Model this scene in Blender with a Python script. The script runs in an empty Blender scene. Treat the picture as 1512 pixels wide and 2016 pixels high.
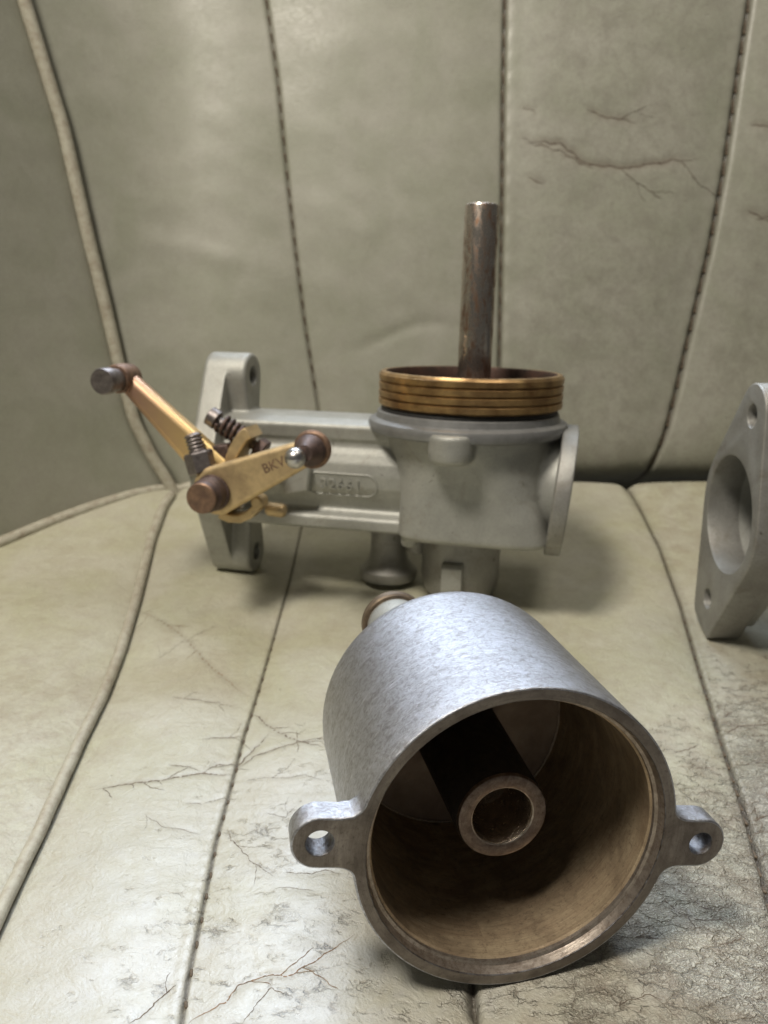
import bpy, bmesh, math, random
import numpy as np
from mathutils import Vector, Matrix, geometry, noise as mnoise

R = math.radians
MM = 0.001
scn = bpy.context.scene
COL = scn.collection

# ------------------------------------------------------------------ camera
cam_d = bpy.data.cameras.new("camera")
cam = bpy.data.objects.new("camera", cam_d)
COL.objects.link(cam)
cam.location = (0, 0, 100 * MM)
cam.rotation_euler = (R(90 - 14), 0, 0)
cam_d.sensor_fit = 'VERTICAL'
cam_d.sensor_height = 24.0
cam_d.lens = 24.0 * 1530 / 2016
cam_d.clip_start = 0.005
cam_d.clip_end = 20
cam_d.dof.use_dof = True
cam_d.dof.focus_distance = 0.122
cam_d.dof.aperture_fstop = cam_d.lens / 0.85
scn.camera = cam

# ------------------------------------------------------------------ light (indoors: a cool window behind, warm room light above)
w = bpy.data.worlds.new("World")
scn.world = w
w.use_nodes = True
bg = w.node_tree.nodes["Background"]
bg.inputs[0].default_value = (0.72, 0.70, 0.66, 1)
bg.inputs[1].default_value = 0.09

def area(name, loc, target, sx, sy, power, col):
    d = bpy.data.lights.new(name, 'AREA')
    d.shape = 'RECTANGLE'; d.size = sx; d.size_y = sy; d.energy = power; d.color = col
    o = bpy.data.objects.new(name, d); COL.objects.link(o)
    o.location = loc
    o.rotation_euler = (Vector(target) - Vector(loc)).to_track_quat('-Z', 'Y').to_euler()
    return o

area("window_light", (-0.08, 0.92, 0.96), (0.0, 0.14, 0.0), 0.66, 0.42, 18.5, (0.74, 0.85, 1.0))
area("room_light", (-0.24, -0.11, 0.68), (0.02, 0.20, 0.02), 0.14, 0.14, 5.6, (1.0, 0.93, 0.82))
area("right_fill_light", (0.30, 0.12, 0.97), (0.02, 0.2, 0.02), 0.34, 0.34, 2.2, (1.0, 0.94, 0.85))  # added fill from above right, lightens the shadow beside the carburettor
scn.view_settings.view_transform = 'Standard'
scn.view_settings.look = 'None'
scn.view_settings.exposure = 0.0
scn.view_settings.gamma = 1.0
scn.cycles.max_bounces = 8

# ------------------------------------------------------------------ node helpers
def newmat(name):
    m = bpy.data.materials.new(name); m.use_nodes = True
    nt = m.node_tree
    return m, nt, nt.nodes["Principled BSDF"]

def N(nt, typ, ins=None, **props):
    n = nt.nodes.new(typ)
    for k, v in props.items(): setattr(n, k, v)
    for k, v in (ins or {}).items():
        if isinstance(v, bpy.types.NodeSocket): nt.links.new(v, n.inputs[k])
        else: n.inputs[k].default_value = v
    return n

def mmcoord(nt, scale=(1, 1, 1), rot=(0, 0, 0)):
    tc = N(nt, 'ShaderNodeTexCoord')
    mp = N(nt, 'ShaderNodeMapping', {'Vector': tc.outputs['Object'], 'Scale': tuple(1000 * s for s in scale), 'Rotation': rot})
    return mp.outputs[0]

def noise(nt, vec, scale, detail=4, rough=0.55, dist=0.0):
    return N(nt, 'ShaderNodeTexNoise', {'Vector': vec, 'Scale': scale, 'Detail': detail, 'Roughness': rough, 'Distortion': dist}).outputs[0]

def math_(nt, op, a, b=0.0, clamp=False):
    n = N(nt, 'ShaderNodeMath', operation=op, use_clamp=clamp)
    for i, v in enumerate((a, b)):
        if isinstance(v, bpy.types.NodeSocket): nt.links.new(v, n.inputs[i])
        else: n.inputs[i].default_value = v
    return n.outputs[0]

def rng(nt, v, a, b, c=0.0, d=1.0, smooth=False):
    n = N(nt, 'ShaderNodeMapRange', {'Value': v, 'From Min': a, 'From Max': b, 'To Min': c, 'To Max': d})
    n.clamp = True
    if smooth: n.interpolation_type = 'SMOOTHSTEP'
    return n.outputs[0]

def mixc(nt, f, a, b, blend='MIX'):
    n = nt.nodes.new('ShaderNodeMix'); n.data_type = 'RGBA'; n.blend_type = blend
    for k, v in ((0, f), (6, a), (7, b)):
        if isinstance(v, bpy.types.NodeSocket): nt.links.new(v, n.inputs[k])
        elif k == 0: n.inputs[0].default_value = v
        else: n.inputs[k].default_value = (*v, 1) if len(v) == 3 else v
    return n.outputs[2]

def bump(nt, h, dist, strength=1.0, normal=None):
    n = N(nt, 'ShaderNodeBump', {'Height': h, 'Distance': dist * MM, 'Strength': strength})
    if normal is not None: nt.links.new(normal, n.inputs['Normal'])
    return n.outputs[0]

def attr(nt, name):
    return N(nt, 'ShaderNodeAttribute', attribute_name=name).outputs['Fac']

# ------------------------------------------------------------------ materials
def leather(name, ca, cb, stain, wrinkle):
    m, nt, P = newmat(name)
    v = mmcoord(nt)
    big = noise(nt, v, 0.035, 4, 0.6, 0.6)
    med = noise(nt, v, 0.16, 3, 0.65, 0.4)
    fine = noise(nt, v, 1.6, 4, 0.7)
    col = mixc(nt, rng(nt, big, 0.35, 0.65), ca, cb)
    dirt = attr(nt, "dirt")
    col = mixc(nt, math_(nt, 'MULTIPLY', rng(nt, med, 0.40, 0.72), math_(nt, 'ADD', math_(nt, 'MULTIPLY', dirt, 0.55), 0.10)), col, stain)
    speck = rng(nt, noise(nt, v, 0.75, 5, 0.75), 0.46, 0.66)
    col = mixc(nt, math_(nt, 'MULTIPLY', speck, math_(nt, 'ADD', math_(nt, 'MULTIPLY', dirt, 0.38), 0.08)), col, stain)
    col = mixc(nt, math_(nt, 'MULTIPLY', rng(nt, fine, 0.35, 0.65), 0.30), col, tuple(c * 0.72 for c in ca))
    col = mixc(nt, math_(nt, 'MULTIPLY', attr(nt, "worn"), rng(nt, med, 0.30, 0.62, 0.95, 0.45)), col, (0.42, 0.415, 0.405))
    # crackle: cell borders, warped, running mostly across the pleats
    crk = attr(nt, "crk")
    warp = N(nt, 'ShaderNodeTexNoise', {'Vector': v, 'Scale': 0.55, 'Detail': 3, 'Roughness': 0.6})
    wv = N(nt, 'ShaderNodeVectorMath', {0: warp.outputs['Color'], 1: (0.5, 0.5, 0.5)}, operation='SUBTRACT')
    ws = N(nt, 'ShaderNodeVectorMath', {0: wv.outputs[0]}, operation='SCALE'); ws.inputs['Scale'].default_value = 3.4
    va = N(nt, 'ShaderNodeVectorMath', {0: v, 1: ws.outputs[0]}, operation='ADD')
    sq = N(nt, 'ShaderNodeVectorMath', {0: va.outputs[0], 1: (0.60, 1.30, 1.0)}, operation='MULTIPLY').outputs[0]
    e1 = N(nt, 'ShaderNodeTexVoronoi', {'Vector': sq, 'Scale': 1.25}, feature='DISTANCE_TO_EDGE').outputs['Distance']
    e2 = N(nt, 'ShaderNodeTexVoronoi', {'Vector': sq, 'Scale': 0.24}, feature='DISTANCE_TO_EDGE').outputs['Distance']
    patch = noise(nt, v, 0.11, 3, 0.6)
    patch2 = noise(nt, v, 0.33, 4, 0.6)
    m1 = rng(nt, math_(nt, 'ADD', math_(nt, 'MULTIPLY', crk, 0.75), math_(nt, 'ADD', math_(nt, 'MULTIPLY', patch, 0.9), math_(nt, 'MULTIPLY', patch2, 0.5))), 1.02, 1.42)
    l1 = math_(nt, 'MULTIPLY', rng(nt, e1, 0.02, 0.13, 1.0, 0.0), m1)
    m2 = rng(nt, math_(nt, 'ADD', math_(nt, 'MULTIPLY', crk, 0.6), math_(nt, 'ADD', math_(nt, 'MULTIPLY', patch, 0.5), patch2)), 0.98, 1.2)
    l2 = math_(nt, 'MULTIPLY', rng(nt, e2, 0.006, 0.035, 1.0, 0.0), m2)
    lines = math_(nt, 'MAXIMUM', math_(nt, 'MULTIPLY', l1, 0.95), l2)
    gr = attr(nt, "groove")
    col = mixc(nt, math_(nt, 'MULTIPLY', lines, 0.62), col, (0.075, 0.05, 0.032))
    col = mixc(nt, math_(nt, 'MULTIPLY', gr, rng(nt, fine, 0.25, 0.6, 0.55, 0.95)), col, (0.05, 0.038, 0.026))
    col = mixc(nt, attr(nt, 'crease'), col, (0.17, 0.135, 0.10))  # soft shade painted into the colour along the cracks for depth
    nt.links.new(col, P.inputs['Base Color'])
    rg = math_(nt, 'SUBTRACT', rng(nt, noise(nt, v, 0.5, 5, 0.7), 0.3, 0.7, 0.38, 0.58), math_(nt, 'MULTIPLY', attr(nt, 'worn'), 0.15))
    nt.links.new(rg, P.inputs['Roughness'])
    P.inputs['Specular IOR Level'].default_value = 0.75
    nt.links.new(math_(nt, 'MULTIPLY', attr(nt, 'worn'), 0.45), P.inputs['Coat Weight']); P.inputs['Coat Roughness'].default_value = 0.30
    micro = noise(nt, v, 3.6, 3, 0.75)
    pebble = N(nt, 'ShaderNodeTexVoronoi', {'Vector': v, 'Scale': 1.9}, feature='SMOOTH_F1').outputs['Distance']
    h = math_(nt, 'ADD', math_(nt, 'MULTIPLY', micro, 0.5), math_(nt, 'MULTIPLY', pebble, 0.5))
    n1 = bump(nt, h, 0.30, 0.55 if wrinkle > 0.1 else 0.20)
    pil1 = math_(nt, 'MULTIPLY', m1, rng(nt, e1, 0.0, 0.30, 1.0, 0.0, True))
    pil2 = math_(nt, 'MULTIPLY', m2, rng(nt, e2, 0.0, 0.10, 1.0, 0.0, True))
    n2 = bump(nt, math_(nt, 'SUBTRACT', 1.0, math_(nt, 'ADD', math_(nt, 'MULTIPLY', pil1, 0.6), pil2)), 0.34, 0.9, n1)
    nw = noise(nt, v, 0.22, 4, 0.6, 1.2)
    n3 = bump(nt, nw, 1.3, wrinkle, n2)
    nt.links.new(n3, P.inputs['Normal'])
    return m

M = {}
M['seat'] = leather("leather_cushion", (0.42, 0.410, 0.285), (0.465, 0.450, 0.365), (0.25, 0.19, 0.135), 0.38)
M['back'] = leather("leather_backrest", (0.295, 0.298, 0.23), (0.35, 0.342, 0.285), (0.185, 0.165, 0.135), 0.05)

m, nt, P = newmat("piping_leather")
v = mmcoord(nt)
c = mixc(nt, rng(nt, noise(nt, v, 0.3, 5, 0.7), 0.42, 0.8), (0.42, 0.40, 0.32), (0.24, 0.19, 0.135))
nt.links.new(c, P.inputs['Base Color']); P.inputs['Roughness'].default_value = 0.5
nt.links.new(bump(nt, noise(nt, v, 1.8, 5, 0.7), 0.25, 0.6), P.inputs['Normal'])
M['piping'] = m

def simple(name, c1, c2, metal, r1, r2, sc=0.5, bdist=0.05, bsc=2.5, bstr=0.5, spec=0.5, lo=0.35, hi=0.65, stretch=(1, 1, 1)):
    m, nt, P = newmat(name)
    v = mmcoord(nt, stretch)
    n = noise(nt, v, sc, 6, 0.68, 0.3)
    nt.links.new(mixc(nt, rng(nt, n, lo, hi), c1, c2), P.inputs['Base Color'])
    nt.links.new(rng(nt, noise(nt, v, sc * 1.7, 5, 0.7), 0.3, 0.7, r1, r2), P.inputs['Roughness'])
    P.inputs['Metallic'].default_value = metal
    P.inputs['Specular IOR Level'].default_value = spec
    if bdist: nt.links.new(bump(nt, noise(nt, v, bsc, 5, 0.7), bdist, bstr), P.inputs['Normal'])
    return m

M['thread'] = simple("seam_thread", (0.06, 0.045, 0.03), (0.16, 0.12, 0.08), 0, 0.7, 0.9, 1.0)
M['crack'] = simple("crack_fibre", (0.07, 0.052, 0.038), (0.16, 0.125, 0.09), 0, 0.8, 0.95, 0.6, 0)
M['rustcrack'] = simple("rusty_crack_fibre", (0.11, 0.08, 0.055), (0.27, 0.165, 0.09), 0, 0.8, 0.95, 0.5, 0)
def casting(name, c1, c2, grime, metal):
    m, nt, P = newmat(name)
    v = mmcoord(nt)
    sand = noise(nt, v, 2.0, 5, 0.8)
    col = mixc(nt, rng(nt, noise(nt, v, 0.13, 5, 0.65, 0.4), 0.35, 0.65), c1, c2)
    col = mixc(nt, math_(nt, 'MULTIPLY', rng(nt, sand, 0.45, 0.65), 0.35), col, tuple(q * 0.62 for q in c2))
    st = math_(nt, 'MULTIPLY', rng(nt, noise(nt, v, 0.09, 6, 0.75, 0.8), 0.54, 0.70), 0.55)
    col = mixc(nt, st, col, grime)
    col = mixc(nt, math_(nt, 'MULTIPLY', rng(nt, noise(nt, v, 0.5, 3, 0.5), 0.70, 0.76), 0.8), col, (0.07, 0.06, 0.045))
    nt.links.new(col, P.inputs['Base Color']); P.inputs['Metallic'].default_value = metal
    nt.links.new(rng(nt, sand, 0.3, 0.7, 0.34, 0.56), P.inputs['Roughness'])
    nt.links.new(bump(nt, sand, 0.22, 0.6), P.inputs['Normal'])
    return m
M['cast'] = casting("sandy_zinc_casting", (0.42, 0.42, 0.385), (0.345, 0.345, 0.315), (0.24, 0.22, 0.175), 0.45)
M['grime'] = simple("grimy_brass", (0.17, 0.125, 0.08), (0.09, 0.065, 0.045), 0.5, 0.45, 0.6, 0.4)
M['cast_dark'] = casting("bare_zinc_casting", (0.35, 0.345, 0.32), (0.27, 0.262, 0.24), (0.18, 0.155, 0.12), 0.5)
M['collar'] = simple("collar_metal", (0.26, 0.262, 0.258), (0.20, 0.20, 0.195), 0.5, 0.38, 0.52, 0.2, 0.06, 1.5, 0.3)
M['brass'] = simple("dull_brass", (0.62, 0.47, 0.26), (0.38, 0.275, 0.16), 0.7, 0.38, 0.55, 0.22, 0.08, 1.5, 0.5, 0.5, 0.42, 0.78)
M['ring'] = simple("tarnished_brass_ring", (0.52, 0.34, 0.15), (0.24, 0.14, 0.065), 0.9, 0.28, 0.45, 0.16, 0.06, 1.2, 0.4)
M['copper'] = simple("browned_brass", (0.30, 0.19, 0.125), (0.14, 0.09, 0.07), 0.7, 0.42, 0.6, 0.35, 0.08, 1.5, 0.4)
M['brown'] = simple("brown_rusted_steel", (0.15, 0.10, 0.085), (0.075, 0.055, 0.05), 0.6, 0.4, 0.6, 0.5, 0.10, 2.0, 0.5)
M['steel'] = simple("grey_steel", (0.28, 0.25, 0.24), (0.16, 0.14, 0.135), 0.85, 0.32, 0.5, 0.6, 0.10, 2.0, 0.5)
M['bright'] = simple("polished_steel", (0.62, 0.61, 0.60), (0.42, 0.41, 0.40), 1.0, 0.24, 0.36, 0.4, 0.02, 1.5, 0.3)
M['rubber'] = simple("black_seal", (0.02, 0.02, 0.02), (0.03, 0.03, 0.03), 0, 0.5, 0.7, 0.5)
M['ringinside'] = simple("rust_brown_inside", (0.075, 0.035, 0.022), (0.03, 0.018, 0.012), 0.3, 0.5, 0.7, 0.3)

# rod: worn nickel with rust freckles
m, nt, P = newmat("worn_nickel_rod")
v = mmcoord(nt); vs = mmcoord(nt, (1, 1, 0.35))
n = noise(nt, vs, 0.55, 8, 0.78, 0.2)
rustm = rng(nt, n, 0.47, 0.60)
nt.links.new(mixc(nt, rustm, (0.50, 0.455, 0.40), (0.21, 0.125, 0.08)), P.inputs['Base Color'])
nt.links.new(rng(nt, rustm, 0, 1, 0.20, 0.50), P.inputs['Roughness'])
P.inputs['Metallic'].default_value = 0.92
nt.links.new(bump(nt, n, 0.12, 0.4), P.inputs['Normal'])
M['rod'] = m

# cup outside: hand-brushed aluminium with pits and long scratches (cylinder axis = local Y)
def cup_out():
    m, nt, P = newmat("brushed_aluminium")
    v = mmcoord(nt)
    va = mmcoord(nt, (1, 1, 1), (0.3, 0.5, 0.4))
    streak = noise(nt, N(nt, 'ShaderNodeMapping', {'Vector': v, 'Scale': (0.45, 3.2, 0.45), 'Rotation': (0.12, 0.1, 0.15)}).outputs[0], 1.1, 6, 0.75, 0.5)
    streak2 = noise(nt, N(nt, 'ShaderNodeMapping', {'Vector': va, 'Scale': (0.5, 2.6, 0.6), 'Rotation': (0.5, 0.9, 0.6)}).outputs[0], 1.2, 5, 0.75, 1.0)
    blot = noise(nt, v, 0.14, 6, 0.7, 0.6)
    mott = noise(nt, v, 0.9, 7, 0.78, 0.8)
    pit = rng(nt, noise(nt, v, 1.5, 7, 0.85), 0.60, 0.72)
    pitm = math_(nt, 'MULTIPLY', pit, rng(nt, noise(nt, v, 0.12, 3, 0.6), 0.34, 0.54))
    col = mixc(nt, rng(nt, blot, 0.35, 0.7), (0.46, 0.47, 0.51), (0.345, 0.345, 0.36))
    col = mixc(nt, math_(nt, 'MULTIPLY', rng(nt, mott, 0.45, 0.60), 0.80), col, (0.22, 0.205, 0.20))
    col = mixc(nt, math_(nt, 'MULTIPLY', rng(nt, streak2, 0.54, 0.68), 0.45), col, (0.70, 0.71, 0.75))
    scr = math_(nt, 'MAXIMUM', *[rng(nt, math_(nt, 'ABSOLUTE', math_(nt, 'SUBTRACT', noise(nt, N(nt, 'ShaderNodeMapping', {'Vector': v, 'Scale': sc_, 'Rotation': ro_}).outputs[0], 1.0, 2, 0.5, 0.3), 0.62)), 0.0, 0.008, 1.0, 0.0) for sc_, ro_ in (((0.10, 0.9, 0.10), (0.2, 0.3, 0.9)), ((0.08, 1.0, 0.09), (1.1, 0.2, 0.35)))])
    col = mixc(nt, math_(nt, 'MULTIPLY', scr, 0.5), col, (0.78, 0.79, 0.82))
    col = mixc(nt, math_(nt, 'MULTIPLY', pitm, 0.85), col, (0.13, 0.11, 0.10))
    nt.links.new(col, P.inputs['Base Color'])
    P.inputs['Metallic'].default_value = 0.88
    nt.links.new(rng(nt, math_(nt, 'ADD', math_(nt, 'MULTIPLY', streak, 0.5), math_(nt, 'MULTIPLY', mott, 0.5)), 0.35, 0.65, 0.25, 0.42), P.inputs['Roughness'])
    h = math_(nt, 'ADD', math_(nt, 'ADD', math_(nt, 'MULTIPLY', streak, 0.8), math_(nt, 'MULTIPLY', streak2, 0.7)), math_(nt, 'MULTIPLY', mott, 0.3))
    n1 = bump(nt, h, 0.15, 0.9)
    n2 = bump(nt, math_(nt, 'SUBTRACT', 1.0, pitm), 0.06, 0.8, n1)
    nt.links.new(n2, P.inputs['Normal'])
    return m
M['cup_out'] = cup_out()

def turned(name, ca, cb, cc, metal, r1, r2, axial, ringscale, bd, blotscale=0.12, streakscale=0.7):
    """turned metal: fine circular marks about the local Y axis; on a bore they run with Y, on a face with the radius"""
    m, nt, P = newmat(name)
    tc = N(nt, 'ShaderNodeTexCoord')
    v = mmcoord(nt)
    sp = N(nt, 'ShaderNodeSeparateXYZ', {0: v})
    rad = math_(nt, 'SQRT', math_(nt, 'ADD', math_(nt, 'MULTIPLY', sp.outputs[0], sp.outputs[0]), math_(nt, 'MULTIPLY', sp.outputs[2], sp.outputs[2])))
    ang = math_(nt, 'ARCTAN2', sp.outputs[0], sp.outputs[2])
    key = sp.outputs[1] if axial else rad
    cmb = N(nt, 'ShaderNodeCombineXYZ', {0: math_(nt, 'MULTIPLY', key, ringscale), 1: math_(nt, 'MULTIPLY', ang, 1.6), 2: 0.0}).outputs[0]
    lathe = noise(nt, cmb, 1.0, 6, 0.75, 0.15)
    cmb2 = N(nt, 'ShaderNodeCombineXYZ', {0: math_(nt, 'MULTIPLY', key, 0.55), 1: math_(nt, 'MULTIPLY', ang, 3.0), 2: 0.0}).outputs[0]
    bl = noise(nt, cmb2, streakscale, 6, 0.72, 0.6)
    bl2 = noise(nt, v, blotscale, 6, 0.7, 0.4)
    sp2 = rng(nt, noise(nt, v, 1.4, 7, 0.8), 0.52, 0.70)
    col = mixc(nt, rng(nt, bl, 0.36, 0.66), ca, cb)
    col = mixc(nt, math_(nt, 'MULTIPLY', rng(nt, bl2, 0.45, 0.7), 0.7), col, cc)
    col = mixc(nt, math_(nt, 'MULTIPLY', sp2, 0.85), col, cc)
    col = mixc(nt, math_(nt, 'MULTIPLY', rng(nt, lathe, 0.5, 0.75), 0.55), col, cc)
    nt.links.new(col, P.inputs['Base Color'])
    P.inputs['Metallic'].default_value = metal
    nt.links.new(rng(nt, bl, 0.3, 0.7, r1, r2), P.inputs['Roughness'])
    nt.links.new(bump(nt, math_(nt, 'ADD', lathe, math_(nt, 'MULTIPLY', noise(nt, v, 1.2, 6, 0.75), 0.5)), bd, 0.7), P.inputs['Normal'])
    return m
M['cup_bore'] = turned("browned_bore", (0.50, 0.395, 0.26), (0.32, 0.235, 0.15), (0.13, 0.09, 0.06), 0.50, 0.28, 0.52, True, 3.0, 0.07)
M['cup_face'] = turned("oily_turned_face", (0.27, 0.24, 0.21), (0.17, 0.145, 0.125), (0.08, 0.065, 0.055), 0.75, 0.34, 0.5, False, 6.0, 0.05)
M['cup_step'] = turned("bright_turned_step", (0.55, 0.49, 0.43), (0.36, 0.31, 0.26), (0.15, 0.11, 0.085), 0.85, 0.28, 0.42, False, 5.0, 0.06, 0.6, 3.0)
M['tube_face'] = turned("tube_end_metal", (0.24, 0.19, 0.16), (0.14, 0.10, 0.085), (0.07, 0.05, 0.04), 0.85, 0.28, 0.45, False, 4.0, 0.10, 0.5, 2.0)
M['tube_side'] = simple("blackened_tube", (0.035, 0.028, 0.022), (0.016, 0.013, 0.011), 0.2, 0.5, 0.75, 0.5, 0.10, 1.5, 0.6)
M['cup_floor'] = simple("dull_floor_metal", (0.33, 0.27, 0.22), (0.22, 0.17, 0.14), 0.6, 0.4, 0.55, 0.15, 0.06, 1.2, 0.3)
M['hole'] = simple('grimy_hole_metal', (0.22, 0.22, 0.23), (0.07, 0.055, 0.045), 0.8, 0.3, 0.5, 0.7, 0.2, 1.5, 0.8)
M['wetbore'] = simple("wet_bore_metal", (0.55, 0.46, 0.36), (0.28, 0.21, 0.15), 0.9, 0.14, 0.30, 0.6, 0.5, 0.9, 0.9)

# ------------------------------------------------------------------ mesh helpers (all coordinates in millimetres)
def empty(name, loc, rot=None, **props):
    o = bpy.data.objects.new(name, None); COL.objects.link(o)
    mw = Matrix.Translation(Vector(loc) * MM)
    if rot is not None: mw = mw @ rot.to_4x4()
    o.matrix_world = mw
    o.empty_display_size = 0.01
    for k, v in props.items(): o[k] = v
    return o

def link(name, me, mats, parent=None, smooth=35):
    if not isinstance(mats, (list, tuple)): mats = [mats]
    for m in mats: me.materials.append(m)
    o = bpy.data.objects.new(name, me); COL.objects.link(o)
    if parent is not None: o.parent = parent
    if smooth:
        me.polygons.foreach_set('use_smooth', [True] * len(me.polygons))
        if smooth < 180: me.set_sharp_from_angle(angle=R(smooth))
    return o

class Mesh:
    """collects vertices and faces in mm"""
    def __init__(s): s.v = []; s.f = []; s.mi = []
    def add(s, vs, fs, mi=0):
        b = len(s.v); s.v += [tuple(x) for x in vs]
        for f in fs: s.f.append(tuple(i + b for i in f)); s.mi.append(mi)
    def mesh(s, name):
        me = bpy.data.meshes.new(name)
        me.from_pydata([(x * MM, y * MM, z * MM) for x, y, z in s.v], [], s.f)
        me.polygons.foreach_set('material_index', s.mi)
        bm = bmesh.new(); bm.from_mesh(me)
        bmesh.ops.recalc_face_normals(bm, faces=bm.faces)
        bm.to_mesh(me); bm.free()
        me.update()
        return me
    def build(s, name, mats, parent=None, smooth=35):
        return link(name, s.mesh(name), mats, parent, smooth)

def frame(axis):
    a = Vector(axis).normalized()
    h = Vector((0, 0, 1)) if abs(a.z) < 0.9 else Vector((1, 0, 0))
    u = a.cross(h).normalized(); v_ = a.cross(u).normalized()
    return a, u, v_

def lathe(ms, org, axis, prof, n=64, mids=None, caps=(True, True)):
    """prof: list of (distance along axis, radius); mids: material per segment"""
    a, u, w_ = frame(axis); o = Vector(org)
    vs = []; fs = []; mi = []
    for d, r in prof:
        for k in range(n):
            t = 2 * math.pi * k / n
            vs.append(o + a * d + (u * math.cos(t) + w_ * math.sin(t)) * r)
    for i in range(len(prof) - 1):
        for k in range(n):
            k2 = (k + 1) % n
            fs.append((i * n + k, i * n + k2, (i + 1) * n + k2, (i + 1) * n + k)); mi.append(mids[i] if mids else 0)
    b = len(ms.v); ms.v += [tuple(x) for x in vs]
    for f, q in zip(fs, mi): ms.f.append(tuple(i + b for i in f)); ms.mi.append(q)
    if caps[0]: ms.f.append(tuple(b + k for k in range(n))); ms.mi.append(mids[0] if mids else 0)
    if caps[1]: ms.f.append(tuple(b + (len(prof) - 1) * n + k for k in range(n))); ms.mi.append(mids[-1] if mids else 0)

def rodprof(L, r, c=0.4):
    return [(0, r - c), (c * 0.3, r - c * 0.3), (c, r), (L - c, r), (L - c * 0.3, r - c * 0.3), (L, r - c)]

def tube(ms, pts, rad, n=10, closed=False, caps=True):
    pts = [Vector(p) for p in pts]; N_ = len(pts)
    rr = rad if isinstance(rad, (list, tuple)) else [rad] * N_
    vs = []; prev = None
    for i, p in enumerate(pts):
        if closed: t = (pts[(i + 1) % N_] - pts[i - 1]).normalized()
        else: t = (pts[min(i + 1, N_ - 1)] - pts[max(i - 1, 0)]).normalized()
        if prev is None: _, u, w_ = frame(t)
        else:
            u = (prev - t * prev.dot(t)).normalized(); w_ = t.cross(u)
        prev = u
        for k in range(n):
            a = 2 * math.pi * k / n
            vs.append(p + (u * math.cos(a) + w_ * math.sin(a)) * rr[i])
    fs = []
    for i in range(N_ if closed else N_ - 1):
        j = (i + 1) % N_
        for k in range(n):
            k2 = (k + 1) % n
            fs.append((i * n + k, i * n + k2, j * n + k2, j * n + k))
    if caps and not closed: fs += [tuple(range(n)), tuple((N_ - 1) * n + k for k in range(n))]
    ms.add(vs, fs)

def circ(c, r, n=40, a0=0.0):
    return [(c[0] + r * math.cos(a0 + 2 * math.pi * k / n), c[1] + r * math.sin(a0 + 2 * math.pi * k / n)) for k in range(n)]

def hull2(pts):
    pts = sorted(set((round(a, 5), round(b, 5)) for a, b in pts))
    def half(ps):
        h = []
        for p in ps:
            while len(h) > 1 and (h[-1][0] - h[-2][0]) * (p[1] - h[-2][1]) - (h[-1][1] - h[-2][1]) * (p[0] - h[-2][0]) <= 0: h.pop()
            h.append(p)
        return h[:-1]
    return half(pts) + half(pts[::-1])

def inset(loop, d):
    """move a counter-clockwise loop inwards by d"""
    n = len(loop); out = []
    for i in range(n):
        a = Vector(loop[i - 1]); b = Vector(loop[i]); c = Vector(loop[(i + 1) % n])
        t1 = (b - a).normalized(); t2 = (c - b).normalized()
        n1 = Vector((-t1.y, t1.x)); n2 = Vector((-t2.y, t2.x))
        s = n1 + n2
        if s.length < 1e-6: s = n1
        s.normalize()
        k = d / max(0.35, s.dot(n1))
        out.append((b.x + s.x * k, b.y + s.y * k))
    return out

def area2(l): return sum(l[i - 1][0] * l[i][1] - l[i][0] * l[i - 1][1] for i in range(len(l)))

def plate(ms, outer, holes, w0, w1, place, bf=0.4, bb=0.4, mi=(0, 0, 0), hb=0.15, steps=3):
    """outline + holes extruded from w0 (front) to w1 (back) with rounded front/back edges; place(u, v, w) -> xyz; mi = (front/back, side, hole)"""
    sg = 1 if w1 > w0 else -1
    if area2(outer) < 0: outer = outer[::-1]
    holes = [h if area2(h) > 0 else h[::-1] for h in holes]
    T = []  # per loop: rings (list of (loop, w))
    def rings(loop, hole):
        r = []
        f_, b_ = (hb, hb) if hole else (bf, bb)
        s_ = -1 if hole else 1
        for q in range(steps + 1):
            a = math.pi / 2 * q / steps
            if f_ > 0 or q == steps: r.append((inset(loop, s_ * f_ * (1 - math.sin(a))) if f_ > 0 else loop, w0 + sg * f_ * (1 - math.cos(a))))
        for q in range(steps + 1):
            a = math.pi / 2 * q / steps
            if b_ > 0 or q == 0: r.append((inset(loop, s_ * b_ * (1 - math.cos(a))) if b_ > 0 else loop, w1 - sg * b_ * (1 - math.sin(a))))
        return r
    allr = [rings(outer, False)] + [rings(h, True) for h in holes]
    for side in (0, -1):
        loops = [r[side][0] for r in allr]
        wz = allr[0][side][1]
        flat = [p for l in loops for p in l]
        tris = geometry.tessellate_polygon([[Vector((p[0], p[1], 0)) for p in l] for l in loops])
        ms.add([place(p[0], p[1], wz) for p in flat], tris, mi[0])
    for li, r in enumerate(allr):
        n = len(r[0][0]); vs = []
        for l, wz in r: vs += [place(p[0], p[1], wz) for p in l]
        fs = []
        for i in range(len(r) - 1):
            for k in range(n):
                k2 = (k + 1) % n
                fs.append((i * n + k, i * n + k2, (i + 1) * n + k2, (i + 1) * n + k))
        ms.add(vs, fs, mi[1] if li == 0 else mi[2])
    return ms

def weld(o, d=0.004):
    me = o.data; bm = bmesh.new(); bm.from_mesh(me)
    bmesh.ops.remove_doubles(bm, verts=bm.verts, dist=d * MM)
    bmesh.ops.recalc_face_normals(bm, faces=bm.faces)
    bm.to_mesh(me); bm.free(); me.update()
    me.polygons.foreach_set('use_smooth', [True] * len(me.polygons))
    me.set_sharp_from_angle(angle=R(38))
    return o

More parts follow.
